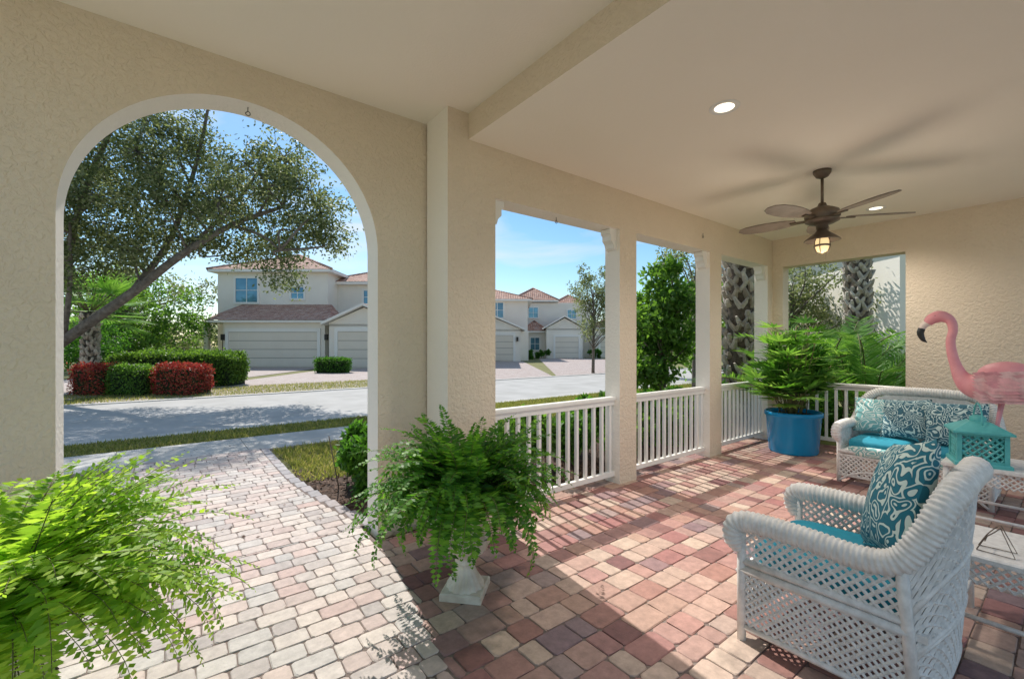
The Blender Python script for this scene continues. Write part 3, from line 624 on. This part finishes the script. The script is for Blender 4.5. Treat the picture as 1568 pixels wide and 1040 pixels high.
# ---------------------------------------------------------------- houses
class House:
    def __init__(s,name,rc,dc):
        s.rc,s.dc=rc,dc; s.e=bpy.data.objects.new(name,None); bpy.context.scene.collection.objects.link(s.e)
        p=fr(rc,dc); s.e.location=tuple(p); s.e.rotation_euler=(0,0,-YAW); s.p={k:B() for k in ('walls','roof','windows','garage_doors','trim')}
    def bx(s,k,r0,r1,d0,d1,z0,z1,m): s.p[k].box(r0-s.rc,r1-s.rc,d0-s.dc,d1-s.dc,z0,z1,m)
    def block(s,r0,r1,d0,d1,z1): s.bx('walls',r0,r1,d0,d1,-.06,z1,'white_h')
    def hip(s,r0,r1,d0,d1,z,h,ov=.5):
        r0-=s.rc+ov; r1-=s.rc-ov; d0-=s.dc+ov; d1-=s.dc-ov; w=r1-r0; dp=d1-d0; q=min(w,dp)/2
        if w>dp: a,c_=(r0+q,(d0+d1)/2),(r1-q,(d0+d1)/2)
        else: a,c_=((r0+r1)/2,d0+q),((r0+r1)/2,d1-q)
        V=[(r0,d0,z),(r1,d0,z),(r1,d1,z),(r0,d1,z),(a[0],a[1],z+h),(c_[0]+1e-3,c_[1],z+h)]
        F=[(0,1,5,4),(2,3,4,5),(1,2,5),(3,0,4)] if w>dp else [(0,1,4),(1,2,5,4),(2,3,5),(3,0,4,5)]
        s.p['roof'].add(V,F,'roof'); s.p['trim'].box(r0+.03,r1-.03,d0+.03,d1-.03,z-.2,z-.005,'htrim')
        for (i,j) in ((0,4),(1,5 if w>dp else 4),(4,5)): s.p['roof'].tube([V[i],V[j]],.10,'roof',6)
    def gable(s,r0,r1,d0,d1,z,h,ov=.4):
        a,c_,d0_,d1_=r0-s.rc-ov,r1-s.rc+ov,d0-s.dc-ov,d1-s.dc; m_=(a+c_)/2; t=.16
        V=[(a,d0_,z),(m_,d0_,z+h),(c_,d0_,z),(a,d1_,z),(m_,d1_,z+h),(c_,d1_,z)]; V2=[(x,y,zz-t) for x,y,zz in V]
        s.p['roof'].add(V,[(0,1,4,3),(1,2,5,4)],'roof')
        s.p['trim'].add(V+V2,[(0,6,7,1),(1,7,8,2),(6,9,10,7),(7,10,11,8),(0,3,9,6),(2,8,11,5)],'htrim')
        x0,x1,y=r0-s.rc,r1-s.rc,d0-s.dc; hh=h*(x1-x0)/(c_-a)
        s.p['walls'].add([(x0,y,z-.25),(x1,y,z-.25),(x1,y,z-.02),((x0+x1)/2,y,z+hh-.08),(x0,y,z-.02)],[(0,1,2,3,4)],'white_h')
    def garage(s,r0,r1,d,h=2.35):
        n=4
        for i in range(n):
            z0=i*h/n; s.bx('garage_doors',r0,r1,d-.04,d-.01,z0+.012,z0+h/n-.012,'garage')
            k=max(3,int((r1-r0)/.75))
            for j in range(k):
                w=(r1-r0)/k; s.bx('garage_doors',r0+j*w+.08,r0+(j+1)*w-.08,d-.055,d-.042,z0+.1,z0+h/n-.1,'garage')
        s.bx('garage_doors',r0,r1,d-.01,d-.004,0,h,'dark')
        s.bx('trim',r0-.22,r0-.01,d-.1,d-.003,-.05,h+.25,'htrim'); s.bx('trim',r1+.01,r1+.22,d-.1,d-.003,-.05,h+.25,'htrim'); s.bx('trim',r0-.01,r1+.01,d-.1,d-.003,h+.01,h+.25,'htrim')
    def win(s,rc,zc,w,h,d):
        a,c_,z0,z1=rc-w/2,rc+w/2,zc-h/2,zc+h/2
        s.bx('windows',a,c_,d-.03,d-.003,z0,z1,'glass')
        for (p,q,u,v) in ((a-.14,a,z0-.14,z1+.14),(c_,c_+.14,z0-.14,z1+.14),(a,c_,z1,z1+.14),(a,c_,z0-.14,z0)): s.bx('trim',p,q,d-.09,d-.004,u,v,'htrim')
        s.bx('trim',rc-.025,rc+.025,d-.05,d-.031,z0,z1,'htrim'); s.bx('trim',a,rc-.026,d-.05,d-.031,zc-.02,zc+.02,'htrim'); s.bx('trim',rc+.026,c_,d-.05,d-.031,zc-.02,zc+.02,'htrim')
    def lamp(s,r,d,z=2.0): s.bx('trim',r-.09,r+.09,d-.22,d-.005,z-.2,z+.2,'dark')
    def done(s):
        for k,b_ in s.p.items():
            if b_.v: b_.build(k,s.e)
h=House('townhouse',-14,34)
h.block(-19.6,-12.7,30,32.59,3.05); h.block(-21.7,-13.6,32.6,42,6.85); h.block(-13.59,-3,34.5,41.9,6.2); h.block(-12,-7.4,29,34.49,2.85); h.block(-7.39,-4,31.5,34.4,3.0)
h.hip(-21.7,-13.6,32.6,42,7.0,1.9); h.hip(-14.5,-3,34.5,41.9,6.35,1.6); h.gable(-12,-7.4,29,34.4,2.95,1.25)
V=[(-20.4,29.5,3.15),(-12.15,29.5,3.15),(-13.3,32.58,4.45),(-19.9,32.58,4.45),(-21.9,31.3,3.15),(-21.9,32.58,3.7)]
V=[(x-h.rc,y-h.dc,z) for x,y,z in V]; h.p['roof'].add(V,[(0,1,2,3),(4,0,3,5)],'roof'); h.bx('trim',-20.35,-12.2,29.55,32.5,2.99,3.13,'htrim'); h.bx('trim',-21.9,-20.36,31.3,32.5,2.99,3.13,'htrim')
V=[(-12.15,29.5,3.15),(-12.15,32.58,3.15),(-13.3,32.58,4.45)]; h.p['roof'].add([(x-h.rc,y-h.dc,z) for x,y,z in V],[(0,1,2)],'roof')
h.garage(-19.2,-13.2,30); h.garage(-11.4,-8.2,29); h.win(-19.55,5.5,1.6,1.75,32.6); h.win(-15.8,5.3,.9,.8,32.6); h.win(-11,5.2,1.1,1.0,34.5); h.win(-7,5.2,1.1,1.1,34.5)
h.lamp(-12.55+.0,29.99); h.lamp(-19.55,30); h.lamp(-21.0,32.6); h.bx('windows',-21.3,-20.4,32.5,32.58,0,2.2,'dark'); h.bx('trim',-21.9,-21.6,31.4,31.7,-.05,2.99,'htrim')
h.done()
h=House('townhouse',-2,45)
h.block(-4.5,.8,41,44.9,2.9); h.block(-8,1.6,45,54,6.0); h.gable(-4.5,.8,41,45,3.0,1.3); h.hip(-8,1.6,45,54,6.1,1.7); h.garage(-3.6,.1,41); h.win(-1.5,5.0,1.2,1.5,45); h.lamp(.5,41); h.block(.81,1.6,43,44.9,2.8); h.done()
h=House('townhouse',6,53)
h.block(3.9,8,50,53.9,3.3); h.gable(3.9,8,50,54,3.4,1.4); h.garage(4.9,7.5,50); h.block(.2,9.5,54,62,6.6); h.hip(.2,5.2,54,62,6.9,1.8); h.hip(5.0,9.5,55,62,6.3,1.6); h.block(1.5,3.9,52,54,3.0); h.hip(1.4,3.9,51.6,54,3.1,1.2,.3); h.win(2.6,5.4,1.1,1.2,54); h.win(7.3,5.2,1,1,54); h.win(2.7,1.6,1.0,1.4,52)
h.block(9.51,15,52,60,3.4); h.hip(9.7,15,52,60,3.5,1.5); h.garage(10.4,13,52); h.win(14,1.6,.8,1.2,52); h.done()
for r_,d_ in ((1.6,46),(3.4,49),(9.0,49),(-4.8,40)):
    c_=fr(r_,d_); bush('foundation_shrub',c_[0],c_[1],1.6,1.2,1.0,n=700,size=.14)
h=House('neighbour_house',14.5,17)
h.block(13.6,22,15.5,22,5.6); h.hip(13.6,22,15.5,22,5.75,1.6)
bb=h.p['trim']; pts=[(14.9-h.rc+.75*math.cos(a),15.44-h.dc,1.7+.75*math.sin(a)) for a in np.linspace(0,math.pi,20)]
pts=[(14.9+.75-h.rc,15.44-h.dc,0)]+pts+[(14.9-.75-h.rc,15.44-h.dc,0)]; bb.tube(pts,.10,'wall',6)
h.p['windows'].add([(p[0],p[1]+.02,p[2]) for p in pts],[tuple(range(len(pts)))],'dark'); h.done()
# ---------------------------------------------------------------- light
sd=Vector((.13,.96,1.0)).normalized()
l=bpy.data.lights.new('sun','SUN'); l.energy=5; l.angle=math.radians(.5); l.color=(1,.95,.88)
o=bpy.data.objects.new('sun',l); o.rotation_euler=(-sd).to_track_quat('-Z','Y').to_euler(); o.location=(0,0,20); bpy.context.scene.collection.objects.link(o)
w=bpy.data.worlds.new('World'); bpy.context.scene.world=w; w.use_nodes=True; nt=w.node_tree; bg=nt.nodes['Background']
sk=nt.nodes.new('ShaderNodeTexSky'); sk.sky_type='NISHITA'; sk.sun_disc=False; sk.sun_elevation=math.asin(sd.z); sk.sun_rotation=math.atan2(sd.x,sd.y); sk.air_density=1.0; sk.dust_density=.2; sk.ozone_density=2.0
tc=nt.nodes.new('ShaderNodeTexCoord'); mp=nt.nodes.new('ShaderNodeMapping'); mp.inputs['Scale'].default_value=(1.2,1.2,6); n=nt.nodes.new('ShaderNodeTexNoise'); n.inputs['Scale'].default_value=2.2; n.inputs['Detail'].default_value=9; n.inputs['Distortion'].default_value=.6
nt.links.new(tc.outputs['Generated'],mp.inputs[0]); nt.links.new(mp.outputs[0],n.inputs['Vector'])
r=ramp(nt,[(.46,(0,0,0)),(.70,(.8,.8,.8))]); nt.links.new(n.outputs['Fac'],r.inputs[0])
hs=nt.nodes.new('ShaderNodeHueSaturation'); hs.inputs['Saturation'].default_value=1.18; hs.inputs['Hue'].default_value=.49; nt.links.new(sk.outputs[0],hs.inputs['Color'])
mx=nt.nodes.new('ShaderNodeMix'); mx.data_type='RGBA'; nt.links.new(r.outputs[0],mx.inputs[0]); nt.links.new(hs.outputs[0],mx.inputs[6]); mx.inputs[7].default_value=(6.2,6.3,6.4,1)
nt.links.new(mx.outputs[2],bg.inputs[0]); bg.inputs[1].default_value=.15
# ---------------------------------------------------------------- camera
cd=bpy.data.cameras.new('camera'); cd.sensor_width=36; cd.lens=15.54; cd.shift_y=.005; cd.clip_end=1500; cd.clip_start=.05
co=bpy.data.objects.new('camera',cd); co.location=(0,0,1.5); co.rotation_euler=(math.radians(90),0,-YAW); bpy.context.scene.collection.objects.link(co)
sc=bpy.context.scene; sc.camera=co; sc.view_settings.view_transform='Standard'; sc.view_settings.look='None'; sc.view_settings.exposure=0
